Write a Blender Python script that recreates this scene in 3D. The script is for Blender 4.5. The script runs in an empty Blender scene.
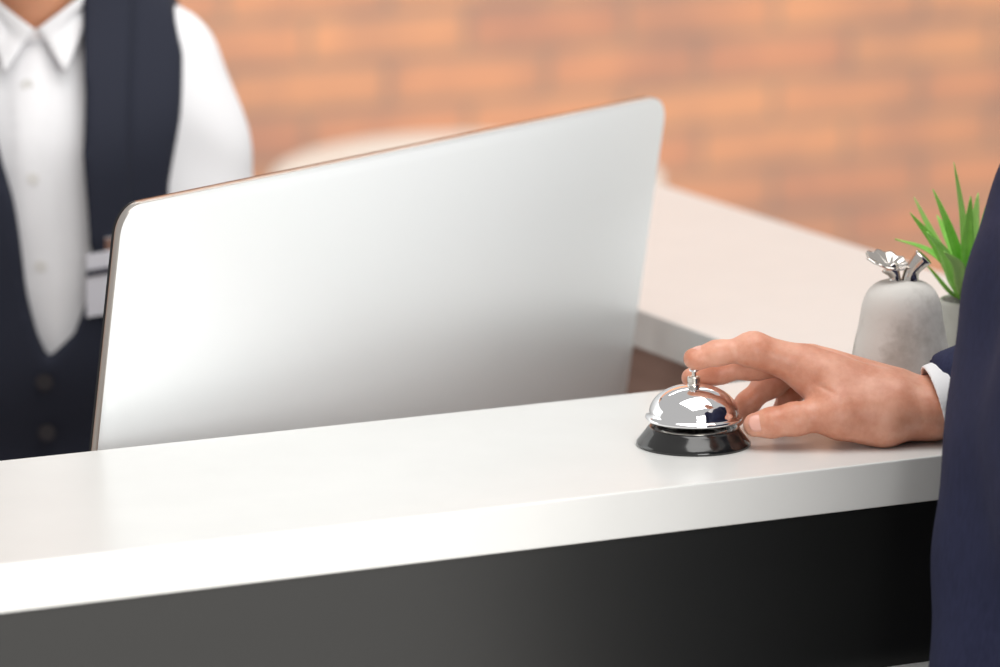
import bpy, bmesh, math, random
import numpy as np
from mathutils import Vector, Matrix

random.seed(4)
C = bpy.context.scene.collection
PI = math.pi
H = 1.15                      # worktop height

# ------------------------------------------------------------------ camera
F_PX, PITCH, YAW, ROLL = 4815.06, 11.413, 26.2456, -0.0887
CAM = Vector((-1.6638, -2.9375, H + 0.7846))
p_, y_, r_ = map(math.radians, (PITCH, YAW, ROLL))
FW = Vector((math.sin(y_) * math.cos(p_), math.cos(y_) * math.cos(p_), -math.sin(p_)))
R0 = Vector((math.cos(y_), -math.sin(y_), 0)); U0 = R0.cross(FW)
RT = R0 * math.cos(r_) + U0 * math.sin(r_)
UP = -R0 * math.sin(r_) + U0 * math.cos(r_)
FH = Vector((math.sin(y_), math.cos(y_), 0))
cd = bpy.data.cameras.new('camera'); cam = bpy.data.objects.new('camera', cd); C.objects.link(cam)
m = Matrix((RT, UP, -FW)).transposed().to_4x4(); m.translation = CAM
cam.matrix_world = m
cd.sensor_width = 36; cd.lens = F_PX * 36 / 1000; cd.clip_end = 60
cd.dof.use_dof = True; cd.dof.focus_distance = 3.54; cd.dof.aperture_fstop = cd.lens / 38.0
bpy.context.scene.camera = cam

def at(px, py, D):
    return CAM + (FW + RT * ((px - 500) / F_PX) + UP * ((333.5 - py) / F_PX)) * D
def on_plane(px, py, z):
    d = FW + RT * ((px - 500) / F_PX) + UP * ((333.5 - py) / F_PX)
    return CAM + d * ((z - CAM.z) / d.z)
BELL = Vector((0, 0.1139, H))
def hp(a, d, h):              # millimetres right / away / above, measured from the bell's foot
    return BELL + (R0 * a + FH * d + Vector((0, 0, h))) / 1000

# ------------------------------------------------------------------ materials
def srgb(r, g, b):
    f = lambda c: (c / 255 / 12.92) if c / 255 <= .04045 else ((c / 255 + .055) / 1.055) ** 2.4
    return (f(r), f(g), f(b), 1)
def mat(name, col, rough=.5, metal=0, noise=None, bump=None, sss=0, coat=0, spec=None, sheen=0):
    M = bpy.data.materials.new(name); M.use_nodes = True
    nt = M.node_tree; b = nt.nodes['Principled BSDF']
    b.inputs['Base Color'].default_value = col
    b.inputs['Roughness'].default_value = rough; b.inputs['Metallic'].default_value = metal
    if coat: b.inputs['Coat Weight'].default_value = coat; b.inputs['Coat Roughness'].default_value = .08
    if spec is not None: b.inputs['Specular IOR Level'].default_value = spec
    if sheen: b.inputs['Sheen Weight'].default_value = sheen; b.inputs['Sheen Roughness'].default_value = .4
    if sss:
        b.inputs['Subsurface Weight'].default_value = sss
        b.inputs['Subsurface Radius'].default_value = (.0045, .0016, .0009); b.inputs['Subsurface Scale'].default_value = 1.0
    tc = nt.nodes.new('ShaderNodeTexCoord')
    if noise:
        sc, col2, lo, hi = noise[:4]
        n = nt.nodes.new('ShaderNodeTexNoise'); n.inputs['Scale'].default_value = sc; n.inputs['Detail'].default_value = 5
        n.inputs['Roughness'].default_value = .6
        if len(noise) > 4:
            mp = nt.nodes.new('ShaderNodeMapping'); mp.inputs['Scale'].default_value = noise[4]
            nt.links.new(tc.outputs['Object'], mp.inputs['Vector']); nt.links.new(mp.outputs['Vector'], n.inputs['Vector'])
        else: nt.links.new(tc.outputs['Object'], n.inputs['Vector'])
        r = nt.nodes.new('ShaderNodeValToRGB')
        r.color_ramp.elements[0].position = lo; r.color_ramp.elements[1].position = hi
        r.color_ramp.elements[0].color = col; r.color_ramp.elements[1].color = col2
        nt.links.new(n.outputs['Fac'], r.inputs['Fac']); nt.links.new(r.outputs['Color'], b.inputs['Base Color'])
    if bump:
        sc, st, dist = bump
        n = nt.nodes.new('ShaderNodeTexNoise'); n.inputs['Scale'].default_value = sc; n.inputs['Detail'].default_value = 4
        nt.links.new(tc.outputs['Object'], n.inputs['Vector'])
        bp = nt.nodes.new('ShaderNodeBump'); bp.inputs['Strength'].default_value = st; bp.inputs['Distance'].default_value = dist
        nt.links.new(n.outputs['Fac'], bp.inputs['Height']); nt.links.new(bp.outputs['Normal'], b.inputs['Normal'])
    return M

def brick_mat():
    M = bpy.data.materials.new('orange_brick'); M.use_nodes = True
    nt = M.node_tree; b = nt.nodes['Principled BSDF']; b.inputs['Roughness'].default_value = .8
    tc = nt.nodes.new('ShaderNodeTexCoord'); sx = nt.nodes.new('ShaderNodeSeparateXYZ'); cx = nt.nodes.new('ShaderNodeCombineXYZ')
    nt.links.new(tc.outputs['Object'], sx.inputs[0])
    nt.links.new(sx.outputs['X'], cx.inputs['X']); nt.links.new(sx.outputs['Z'], cx.inputs['Y'])
    br = nt.nodes.new('ShaderNodeTexBrick')
    br.inputs['Scale'].default_value = 1; br.inputs['Brick Width'].default_value = .285; br.inputs['Row Height'].default_value = .076
    br.inputs['Mortar Size'].default_value = .010; br.inputs['Mortar Smooth'].default_value = .2; br.inputs['Bias'].default_value = -.15
    br.inputs['Color1'].default_value = (.72, .365, .205, 1); br.inputs['Color2'].default_value = (.60, .295, .19, 1)
    br.inputs['Mortar'].default_value = (.47, .29, .20, 1)
    nt.links.new(cx.outputs[0], br.inputs['Vector'])
    n = nt.nodes.new('ShaderNodeTexNoise'); n.inputs['Scale'].default_value = 5; n.inputs['Detail'].default_value = 3
    nt.links.new(cx.outputs[0], n.inputs['Vector'])
    rp = nt.nodes.new('ShaderNodeValToRGB'); rp.color_ramp.elements[0].color = (.82, .85, .95, 1); rp.color_ramp.elements[1].color = (1.08, 1.04, 1.0, 1)
    rp.color_ramp.elements[0].position = .35; rp.color_ramp.elements[1].position = .62
    nt.links.new(n.outputs['Fac'], rp.inputs['Fac'])
    mx = nt.nodes.new('ShaderNodeMix'); mx.data_type = 'RGBA'; mx.blend_type = 'MULTIPLY'; mx.inputs[0].default_value = 1
    nt.links.new(br.outputs['Color'], mx.inputs[6]); nt.links.new(rp.outputs['Color'], mx.inputs[7])
    nt.links.new(mx.outputs[2], b.inputs['Base Color'])
    bp = nt.nodes.new('ShaderNodeBump'); bp.inputs['Strength'].default_value = .5; bp.inputs['Distance'].default_value = .006; bp.invert = True
    nt.links.new(br.outputs['Fac'], bp.inputs['Height']); nt.links.new(bp.outputs['Normal'], b.inputs['Normal'])
    return M

M_WHITE = mat('white_laminate', (.735, .74, .725, 1), .28, noise=(14, (.72, .725, .71, 1), .4, .6), spec=.45)
M_BLACK = mat('black_laminate', (.012, .0125, .012, 1), .34, bump=(900, .12, .0004), spec=.5)
M_BROWN = mat('brown_laminate', (.34, .22, .18, 1), .5, noise=(6, (.29, .185, .15, 1), .35, .65, (1, 1, 8)))
M_BRICK = brick_mat()
M_FLOOR = mat('pale_floor', (.64, .60, .55, 1), .35, noise=(3, (.58, .54, .49, 1), .4, .6))
M_ALU = mat('silver_aluminium', (.90, .93, .94, 1), .38, .35)
M_ALUE = mat('polished_aluminium_edge', (.62, .58, .54, 1), .3, 1)
M_GLASS = mat('black_screen_glass', (.008, .008, .009, 1), .08)
M_CHROME = mat('chrome', (.90, .90, .91, 1), .035, 1)
M_SILVER = mat('warm_silver', (.66, .62, .58, 1), .14, 1)
M_STEEL = mat('brushed_steel', (.72, .69, .64, 1), .2, 1)
M_GLOSSB = mat('black_enamel', (.008, .008, .008, 1), .14, coat=.5)
M_SKIN = mat('skin', (.60, .245, .15, 1), .41, noise=(42, (.745, .375, .26, 1), .36, .62), bump=(420, .22, .0009), sss=.22)
M_SKIN2 = mat('skin_warm', (.62, .29, .16, 1), .5, noise=(20, (.66, .32, .19, 1), .35, .65), sss=.15)
M_NAIL = mat('fingernail', (.80, .42, .34, 1), .25, sss=.1)
M_NAVY = mat('navy_suit_cloth', (.018, .021, .056, 1), .85, noise=(60, (.027, .031, .078, 1), .35, .65, (8, 8, 1)), bump=(1500, .35, .0006), spec=.25)
M_VEST = mat('dark_navy_vest_cloth', (.020, .023, .038, 1), .8, bump=(900, .3, .0006), spec=.25)
M_VESTL = mat('black_trouser_cloth', (.012, .012, .014, 1), .85)
M_SHIRT = mat('white_shirt_cotton', (.86, .86, .88, 1), .8, bump=(300, .15, .0006))
M_SHOE = mat('black_shoe_leather', (.01, .009, .008, 1), .3)
M_HAIR = mat('dark_brown_hair', (.03, .018, .011, 1), .5, bump=(200, .6, .003))
M_LIPS = mat('lip_skin', (.50, .20, .16, 1), .4)
M_EYE = mat('eye_white', (.8, .8, .78, 1), .2)
M_IRIS = mat('brown_iris', (.05, .025, .012, 1), .15)
M_BADGE = mat('white_badge_card', (.72, .72, .78, 1), .4)
M_BADGES = mat('dark_badge_stripe', (.06, .06, .08, 1), .4)
M_BUTTON = mat('pearl_button', (.80, .79, .77, 1), .3)
M_DBUTTON = mat('dark_button', (.03, .03, .035, 1), .3)
M_CONC = mat('grey_concrete', (.46, .435, .40, 1), .85, noise=(22, (.70, .68, .645, 1), .33, .52), bump=(180, .25, .001))
M_POT = mat('pale_concrete_pot', (.44, .44, .40, 1), .85, noise=(30, (.54, .54, .50, 1), .36, .62), bump=(160, .25, .001))
M_SOIL = mat('dark_grit', (.10, .095, .09, 1), .95, noise=(300, (.26, .25, .24, 1), .4, .6), bump=(300, .8, .002))
M_LEAF = mat('green_leaf', (.19, .54, .06, 1), .40, noise=(40, (.33, .70, .13, 1), .35, .65), spec=.4)
M_LEAF2 = mat('light_green_leaf', (.30, .60, .12, 1), .40, noise=(40, (.42, .68, .20, 1), .35, .65), spec=.4)
M_CHAIR = mat('pale_beige_upholstery', (.60, .54, .48, 1), .8, bump=(150, .2, .001))

# ------------------------------------------------------------------ object helpers
def link(name, me, material, parent=None, smooth=True):
    me.materials.append(material)
    if smooth:
        for p in me.polygons: p.use_smooth = True
    o = bpy.data.objects.new(name, me); C.objects.link(o)
    if parent: o.parent = parent
    return o
def obj(name, bm, material, parent=None, smooth=False, bevel=0):
    bmesh.ops.recalc_face_normals(bm, faces=bm.faces[:])
    me = bpy.data.meshes.new(name); bm.to_mesh(me); bm.free()
    o = link(name, me, material, parent, smooth)
    if bevel:
        b = o.modifiers.new('bevel', 'BEVEL'); b.width = bevel; b.segments = 3; b.limit_method = 'ANGLE'
    return o
def tag(o, label, cat, group=None):
    o['label'] = label; o['category'] = cat
    if group: o['group'] = group
    return o
def thing(name, label, cat, loc=(0, 0, 0), rotz=0, group=None):
    o = bpy.data.objects.new(name, None); C.objects.link(o); o.location = loc; o.rotation_euler = (0, 0, rotz)
    o.empty_display_size = .05
    return tag(o, label, cat, group)
def structure(o): o['kind'] = 'structure'; return o
def add_box(bm, x0, x1, y0, y1, z0, z1):
    v = [bm.verts.new((x, y, z)) for x in (x0, x1) for y in (y0, y1) for z in (z0, z1)]
    for f in ((0, 1, 3, 2), (4, 6, 7, 5), (0, 4, 5, 1), (2, 3, 7, 6), (0, 2, 6, 4), (1, 5, 7, 3)):
        bm.faces.new([v[i] for i in f])
def box(*a):
    bm = bmesh.new(); add_box(bm, *a); return bm
def lathe(prof, n=72, bm=None, org=(0, 0, 0)):
    bm = bm or bmesh.new(); rings = []
    for r, z in prof:
        if r < 1e-6: rings.append([bm.verts.new((org[0], org[1], org[2] + z))])
        else: rings.append([bm.verts.new((org[0] + r * math.cos(2 * PI * i / n), org[1] + r * math.sin(2 * PI * i / n), org[2] + z)) for i in range(n)])
    for a, b in zip(rings, rings[1:]):
        for i in range(n):
            j = (i + 1) % n
            if len(a) == 1 and len(b) == 1: continue
            if len(a) == 1: bm.faces.new((a[0], b[j], b[i]))
            elif len(b) == 1: bm.faces.new((a[i], a[j], b[0]))
            else: bm.faces.new((a[i], a[j], b[j], b[i]))
    return bm
def tube(pts, rads, n=16, bm=None, cap=True):
    bm = bm or bmesh.new(); pts = [Vector(p) for p in pts]; rings = []; ref = None
    for i, p in enumerate(pts):
        t = (pts[min(i + 1, len(pts) - 1)] - pts[max(i - 1, 0)]).normalized()
        if ref is None: ref = t.orthogonal().normalized()
        ref = (ref - t * ref.dot(t)).normalized(); s = t.cross(ref)
        r = rads[i] if isinstance(rads, (list, tuple)) else rads
        rings.append([bm.verts.new(p + (ref * math.cos(2 * PI * k / n) + s * math.sin(2 * PI * k / n)) * r) for k in range(n)])
    for a, b in zip(rings, rings[1:]):
        for k in range(n):
            bm.faces.new((a[k], a[(k + 1) % n], b[(k + 1) % n], b[k]))
    if cap: bm.faces.new(rings[0][::-1]); bm.faces.new(rings[-1])
    return bm
def spline(pts, n):
    pts = [Vector(p) for p in pts]; P = [pts[0] * 2 - pts[1]] + pts + [pts[-1] * 2 - pts[-2]]; out = []
    segs = len(pts) - 1
    for i in range(n + 1):
        u = i / n * segs; k = min(int(u), segs - 1); t = u - k
        a, b, c, d = P[k:k + 4]
        out.append(.5 * ((2 * b) + (c - a) * t + (2 * a - 5 * b + 4 * c - d) * t * t + (3 * b - a - 3 * c + d) * t ** 3))
    return out

# ------------------------------------------------------------------ smooth solids (distance field -> one continuous surface)
class Field:
    def __init__(s, lo, hi, h):
        s.lo = np.array(lo, float); s.h = h
        s.n = np.ceil((np.array(hi, float) - s.lo) / h).astype(int) + 1
        s.A = np.full(tuple(s.n), .06, np.float32)
    def grid(s, lo, hi):
        i0 = np.clip(np.floor((np.array(lo) - s.lo) / s.h).astype(int), 0, s.n - 1)
        i1 = np.clip(np.ceil((np.array(hi) - s.lo) / s.h).astype(int) + 1, 1, s.n)
        if np.any(i1 <= i0): return None, None
        ax = [(s.lo[k] + s.h * np.arange(i0[k], i1[k])).astype(np.float32) for k in range(3)]
        return (slice(i0[0], i1[0]), slice(i0[1], i1[1]), slice(i0[2], i1[2])), np.meshgrid(*ax, indexing='ij', sparse=True)
    def full(s): return s.grid(s.lo, s.lo + s.h * (s.n - 1))[1]
    def blend(s, sl, d, k, sub=False):
        a = s.A[sl]
        if sub:
            d = -d
            if k > 0:
                hh = np.maximum(k - np.abs(a - d), 0) / k; s.A[sl] = np.maximum(a, d) + hh * hh * k * .25
            else: s.A[sl] = np.maximum(a, d)
        elif k > 0:
            hh = np.maximum(k - np.abs(a - d), 0) / k; s.A[sl] = np.minimum(a, d) - hh * hh * k * .25
        else: s.A[sl] = np.minimum(a, d)
    def cap(s, a, b, r1, r2=None, k=.01, st=None, sub=False):
        """tapering rod; st = (direction, factor) widens it along one direction"""
        r2 = r1 if r2 is None else r2
        a = np.array(a, float); b = np.array(b, float); f = st[1] if st else 1
        pad = max(r1, r2) * max(f, 1) + k + 2 * s.h
        sl, g = s.grid(np.minimum(a, b) - pad, np.maximum(a, b) + pad)
        if sl is None: return
        ab = b - a; L = max(float(ab @ ab), 1e-12)
        px, py, pz = (g[i] - np.float32(a[i]) for i in range(3))
        t = np.clip((px * ab[0] + py * ab[1] + pz * ab[2]) / L, 0, 1)
        qx, qy, qz = px - t * ab[0], py - t * ab[1], pz - t * ab[2]
        if st:
            e = np.array(st[0], float); e /= np.linalg.norm(e)
            c = (qx * e[0] + qy * e[1] + qz * e[2]) * (1 / f - 1)
            qx, qy, qz = qx + c * e[0], qy + c * e[1], qz + c * e[2]
        d = np.sqrt(qx * qx + qy * qy + qz * qz) - (r1 + (r2 - r1) * t)
        s.blend(sl, d.astype(np.float32), k, sub)
    def ell(s, c, R, k=.01, sub=False):
        c = np.array(c, float); R = np.array(R, float); pad = R + k + 2 * s.h
        sl, g = s.grid(c - pad, c + pad)
        if sl is None: return
        q = [(g[i] - np.float32(c[i])) / np.float32(R[i]) for i in range(3)]
        l = np.sqrt(q[0] ** 2 + q[1] ** 2 + q[2] ** 2)
        s.blend(sl, ((l - 1) * R.min()).astype(np.float32), k, sub)
    def groove(s, c, axis, w, depth, rad):
        c = np.array(c, float); axis = np.array(axis, float); axis /= np.linalg.norm(axis)
        sl, g = s.grid(c - rad, c + rad)
        if sl is None: return
        q = [g[i] - np.float32(c[i]) for i in range(3)]
        t = q[0] * axis[0] + q[1] * axis[1] + q[2] * axis[2]
        l2 = q[0] ** 2 + q[1] ** 2 + q[2] ** 2
        s.A[sl] += (depth * np.exp(-(t / w) ** 2) * np.clip(1.4 - l2 / rad ** 2 * 1.4, 0, 1)).astype(np.float32)
    def cut(s, fn):            # keep only where fn < 0
        s.A = np.maximum(s.A, np.broadcast_to(fn(*s.full()), s.A.shape).astype(np.float32))
    def push(s, fn): s.A = (s.A + fn(*s.full())).astype(np.float32)
    def mesh(s, relax=1):
        A = s.A; I = A < 0
        n0, n1, n2 = A.shape
        cnt = np.zeros((n0 - 1, n1 - 1, n2 - 1), np.int8)
        for dx in (0, 1):
            for dy in (0, 1):
                for dz in (0, 1): cnt += I[dx:n0 - 1 + dx, dy:n1 - 1 + dy, dz:n2 - 1 + dz]
        ci = np.argwhere((cnt > 0) & (cnt < 8))
        idx = np.full(cnt.shape, -1, np.int64); idx[tuple(ci.T)] = np.arange(len(ci))
        acc = np.zeros((len(ci), 3)); w = np.zeros(len(ci))
        cor = [(x, y, z) for x in (0, 1) for y in (0, 1) for z in (0, 1)]
        val = {c: A[ci[:, 0] + c[0], ci[:, 1] + c[1], ci[:, 2] + c[2]].astype(float) for c in cor}
        for c in cor:
            for ax in range(3):
                if c[ax]: continue
                e = list(c); e[ax] = 1; e = tuple(e)
                v0, v1 = val[c], val[e]; mk = (v0 < 0) != (v1 < 0)
                t = np.where(mk, v0 / np.where(mk, v0 - v1, 1), 0)
                pt = np.array(c, float)[None].repeat(len(ci), 0); pt[:, ax] = t
                acc[mk] += pt[mk]; w[mk] += 1
        V = s.lo + s.h * (ci + acc / w[:, None])
        Q = []
        for ax in range(3):
            o1, o2 = (ax + 1) % 3, (ax + 2) % 3
            sa = [slice(None)] * 3; sb = [slice(None)] * 3
            sa[ax] = slice(0, -1); sb[ax] = slice(1, None)
            for k in (o1, o2): sa[k] = slice(1, -1); sb[k] = slice(1, -1)
            a, b = I[tuple(sa)], I[tuple(sb)]
            e = np.argwhere(a != b)
            flip = a[tuple(e.T)]
            base = e.copy(); base[:, o1] += 1; base[:, o2] += 1
            def cell(d1, d2):
                q = base.copy(); q[:, o1] += d1; q[:, o2] += d2
                return idx[tuple(q.T)]
            q = np.stack([cell(-1, -1), cell(0, -1), cell(0, 0), cell(-1, 0)], 1)
            q[~flip] = q[~flip][:, ::-1]
            Q.append(q)
        Q = np.concatenate(Q)
        for _ in range(relax):
            S = np.zeros_like(V); n = np.zeros(len(V))
            for i in range(4):
                for j in (1, 3):
                    np.add.at(S, Q[:, i], V[Q[:, (i + j) % 4]]); np.add.at(n, Q[:, i], 1)
            V = V * .5 + .5 * S / n[:, None]
        return V, Q
def mesh_of(name, parts):
    Vs, Qs, o = [], [], 0
    for V, Q in parts: Vs.append(V); Qs.append(Q + o); o += len(V)
    V = np.concatenate(Vs); Q = np.concatenate(Qs)
    me = bpy.data.meshes.new(name)
    me.vertices.add(len(V)); me.vertices.foreach_set('co', V.astype(np.float32).ravel())
    me.loops.add(len(Q) * 4); me.loops.foreach_set('vertex_index', Q.astype(np.int32).ravel())
    me.polygons.add(len(Q)); me.polygons.foreach_set('loop_start', np.arange(0, len(Q) * 4, 4, dtype=np.int32))
    me.update(calc_edges=True); me.validate()
    return me

# ------------------------------------------------------------------ the room
W_, T_ = .2926, .0337             # worktop depth, thickness
X1, X2 = .252, .576             # side counter from / to
WALL = 4.02
structure(obj('floor', box(-5, 6, -5, WALL, -.1, 0), M_FLOOR))
structure(obj('wall_back', box(-5, 6, WALL, WALL + .12, 0, 3.1), M_BRICK))
structure(obj('baseboard_back', box(-5, 6, WALL - .015, WALL, 0, .09), M_WHITE, bevel=.004))

# ------------------------------------------------------------------ reception counter
def counter():
    XL = -1.75
    t = thing('reception_counter', 'long white-topped reception counter with black front, the call bell standing on it', 'counter', (0, 0, 0))
    obj('worktop', box(XL, X2, 0, W_, H - T_, H), M_WHITE, t, bevel=.0012)
    q = on_plane(930, 661, 0)
    # panel sits slightly back under the worktop
    d = (q - CAM); k = (.022 - CAM.y) / d.y; zt = (CAM + d * k).z
    obj('front_panel', box(XL + .01, X2 - .01, .022, .042, zt - .02, H - T_), M_BLACK, t, bevel=.001)['label'] = 'black front panel below the white worktop'
    obj('lower_cladding', box(XL, X2, .004, .05, .10, zt), M_WHITE, t, bevel=.0015)
    obj('plinth', box(XL + .03, X2 - .03, .03, .06, 0, .10), M_BLACK, t)
    obj('back_panel', box(XL + .01, X1 + .01, W_ - .04, W_ - .02, .02, H - T_), M_BROWN, t, bevel=.001)
    obj('desk_surface', box(XL + .01, X1 - .002, W_ - .02, .86, .715, .745), M_WHITE, t, bevel=.001)
    for x in (XL + .012, -.5): obj('side_panel', box(x, x + .022, .05, W_ - .04, .02, H - T_), M_BROWN, t, bevel=.001)
    for x in (XL + .02, X1 - .05): obj('desk_leg', box(x, x + .04, .78, .82, 0, .715), M_BROWN, t, bevel=.002)
    s = thing('side_counter', 'white-topped side counter running back from the bell end to the brick wall side', 'counter', (X1, W_, 0))
    L = .98
    obj('worktop', box(0, X2 - X1, .0006, L, H - .02 - T_, H - .02), M_WHITE, s, bevel=.0012)
    obj('inner_panel', box(.012, .032, .0, L - .02, .02, H - .02 - T_), M_BROWN, s, bevel=.001)
    obj('outer_panel', box(X2 - X1 - .03, X2 - X1 - .01, 0, L - .02, .02, H - .02 - T_), M_BLACK, s, bevel=.001)
    obj('end_panel', box(.034, X2 - X1 - .032, L - .04, L - .02, .02, H - .02 - T_), M_BROWN, s, bevel=.001)
counter()

# ------------------------------------------------------------------ monitor
def monitor():
    Wd, Ht = .685, .51; yaw, tilt = .457, .159
    # top-left outer corner as seen from the counter
    TL = Vector((-.4412, .1419, .2091)) ; k = Wd / .65
    c0 = Vector((CAM.x, CAM.y, CAM.z - H)); TL = c0 + (TL - c0) * k; TL.z += H
    U = Vector((math.cos(yaw), math.sin(yaw), 0)); N = Vector((-math.sin(yaw), math.cos(yaw), 0))   # N: towards the user
    upv = Vector((0, 0, 1)) * math.cos(tilt) - N * math.sin(tilt)
    nb = U.cross(upv)                       # out of the back
    mid = TL + U * Wd / 2 - upv * Ht / 2
    foot = mid.copy() - nb * .02; foot.z = .745
    t = thing('computer_monitor', 'large silver all-in-one computer monitor seen from the back, behind the counter', 'monitor', foot, yaw)
    Minv = (Matrix.Translation(foot) @ Matrix.Rotation(yaw, 4, 'Z')).inverted()
    to = lambda u, v, w: Minv @ (mid + U * u + upv * v + nb * w)
    R = .022; hw, hh = Wd / 2, Ht / 2
    def outline(off):
        pts = []; n = 10
        for cx, cy, a0 in ((hw - R, hh - R, 0), (-hw + R, hh - R, 90), (-hw + R, -hh + R, 180), (hw - R, -hh + R, 270)):
            for i in range(n + 1):
                a = math.radians(a0 + 90 * i / n); pts.append((cx + (R - off) * math.cos(a), cy + (R - off) * math.sin(a)))
        dense = []
        for i, p in enumerate(pts):
            q = pts[(i + 1) % len(pts)]; L = math.hypot(q[0] - p[0], q[1] - p[1]); k = max(1, int(L / .02))
            dense += [(p[0] + (q[0] - p[0]) * j / k, p[1] + (q[1] - p[1]) * j / k) for j in range(k)]
        return dense
    out = outline(0)
    def bulge(x, y, f):      # thin at the edges, fullest in the middle
        q = min(1, f / .03); q = q * q * (3 - 2 * q) if f < .03 else 1
        return .043 * (1 - abs(x / hw) ** 2.1) * (1 - abs(y / hh) ** 2.1) * q
    bm = bmesh.new(); rings = []
    for f in [0, .008, .016, .03, .045, .06, .08, .1, .125, .15, .2, .27, .34, .42, .5, .58, .66, .74, .82, .9, .96]:
        rings.append([bm.verts.new(to(x * (1 - f), y * (1 - f), bulge(x * (1 - f), y * (1 - f), f) + .0045)) for x, y in out])
    for a, b in zip(rings, rings[1:]):
        for i in range(len(a)): bm.faces.new((a[i], a[(i + 1) % len(a)], b[(i + 1) % len(a)], b[i]))
    bm.faces.new(rings[-1])
    obj('back_shell', bm, M_ALU, t, smooth=True)
    bm = bmesh.new(); rr = []
    for off, w in ((0, .0045), (-.0003, .0038), (-.0003, -.0008), (0, -.0015)):
        rr.append([bm.verts.new(to(x, y, w)) for x, y in outline(off)])
    for a, b in zip(rr, rr[1:]):
        for i in range(len(a)): bm.faces.new((a[i], a[(i + 1) % len(a)], b[(i + 1) % len(a)], b[i]))
    obj('side_rim', bm, M_ALUE, t, smooth=True)
    bm = bmesh.new()
    for w in (-.0015, -.0042): rr = [bm.verts.new(to(x, y, w)) for x, y in outline(.0004)]; bm.faces.new(rr); last = rr if w == -.0015 else last
    for i in range(len(rr)): bm.faces.new((last[i], last[(i + 1) % len(rr)], rr[(i + 1) % len(rr)], rr[i]))
    obj('screen', bm, M_GLASS, t)
    bm = bmesh.new()
    vs = [to(x, y, w) for x, y, w in ((-hw + .004, -hh + .004, -.005), (hw - .004, -hh + .004, -.005), (hw - .004, -hh + .07, -.005), (-hw + .004, -hh + .07, -.005))]
    v2 = [v + (to(0, 0, 1) - to(0, 0, 0)) * -.001 for v in vs]
    A = [bm.verts.new(v) for v in vs]; B = [bm.verts.new(v) for v in v2]
    bm.faces.new(A); bm.faces.new(B)
    for i in range(4): bm.faces.new((A[i], A[(i + 1) % 4], B[(i + 1) % 4], B[i]))
    obj('chin_panel', bm, M_ALU, t)
    # stand: bent aluminium sheet
    bm = bmesh.new(); prof = []
    a = to(0, -hh * .42, .042); 
    path = [a, Vector((0, a.y - .012, a.z - .05)), Vector((0, a.y - .018, .10)), Vector((0, a.y - .012, .035)), Vector((0, a.y + .012, .009)), Vector((0, a.y + .05, .0045)), Vector((0, .13, .0045))]
    pts = spline(path, 30); rows = []
    for i, p in enumerate(pts):
        tn = (pts[min(i + 1, 30)] - pts[max(i - 1, 0)]).normalized(); nn = Vector((0, -tn.z, tn.y)) * .0043
        rows.append([bm.verts.new((sx * .095, (p + nn * s_).y, max((p + nn * s_).z, 0.0002))) for sx, s_ in ((-1, 1), (1, 1), (1, -1), (-1, -1))])
    for r0, r1 in zip(rows, rows[1:]):
        for i in range(4): bm.faces.new((r0[i], r0[(i + 1) % 4], r1[(i + 1) % 4], r1[i]))
    bm.faces.new(rows[0]); bm.faces.new(rows[-1])
    obj('stand', bm, M_ALU, t)
monitor()

# ------------------------------------------------------------------ call bell
def bell():
    t = thing('call_bell', 'chrome reception call bell on a black base, pressed by the customer\'s finger', 'bell', BELL)
    mm = lambda pr: [(r / 1000, z / 1000) for r, z in pr]
    obj('base', lathe(mm([(0, 0), (42, 0), (42.6, .6), (42.5, 2), (41.4, 3.6), (39, 6.5), (36.8, 9.2), (35, 11.6), (33.8, 13.2), (33, 13.8), (31.8, 13.6), (30.6, 11), (29.5, 7), (0, 6.5)])), M_GLOSSB, t, smooth=True)['label'] = 'glossy black flared base'
    dome = []
    for i in range(19):
        a = i / 18 * PI / 2; dome.append((33.4 * math.cos(a) ** .92, 23.2 + 21.6 * math.sin(a) ** 1.02))
    prof = [(31.5, 19.4), (34.6, 18.6), (35.7, 19.4), (36.0, 20.4), (35.6, 21.5), (34.4, 22.2)] + dome
    prof[-1] = (0, 44.8)
    inner = [(0, 43), (12, 41.5), (22, 36), (29, 28), (31.5, 22), (31.5, 19.4)]
    obj('dome', lathe(mm(prof + inner), 96), M_CHROME, t, smooth=True)['label'] = 'polished chrome dome'
    obj('post', lathe(mm([(0, 6), (4, 6), (4, 38), (0, 43)]), 24), M_STEEL, t, smooth=True)
    bm = bmesh.new()
    for i in range(13):
        a = math.radians(-152 + 10 * i * 1.0)
    pts = [Vector((.027 * math.cos(math.radians(a)), .027 * math.sin(math.radians(a)), .0125)) for a in range(-150, -29, 8)]
    ang = math.atan2(-FH.y, -FH.x) + PI / 2
    rot = Matrix.Rotation(ang, 3, 'Z')
    obj('striker_lever', tube([rot @ p for p in pts], .0012, 8), M_STEEL, t, smooth=True)
    pl = obj('plunger', lathe(mm([(0, 42), (4.6, 42), (4.9, 43), (4.9, 45.4), (4.3, 46), (4.3, 46.6), (4.9, 47.2), (4.9, 50.4), (4.2, 51.4), (1.6, 51.8), (1.6, 55.2), (0, 55.2)]), 6 * 4), M_STEEL, t)
    obj('button', lathe(mm([(0, 54.6), (2.8, 54.8), (3.6, 55.4), (3.5, 56.4), (2.2, 57.2), (0, 57.4)]), 32), M_CHROME, pl, smooth=True)
bell()

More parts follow.
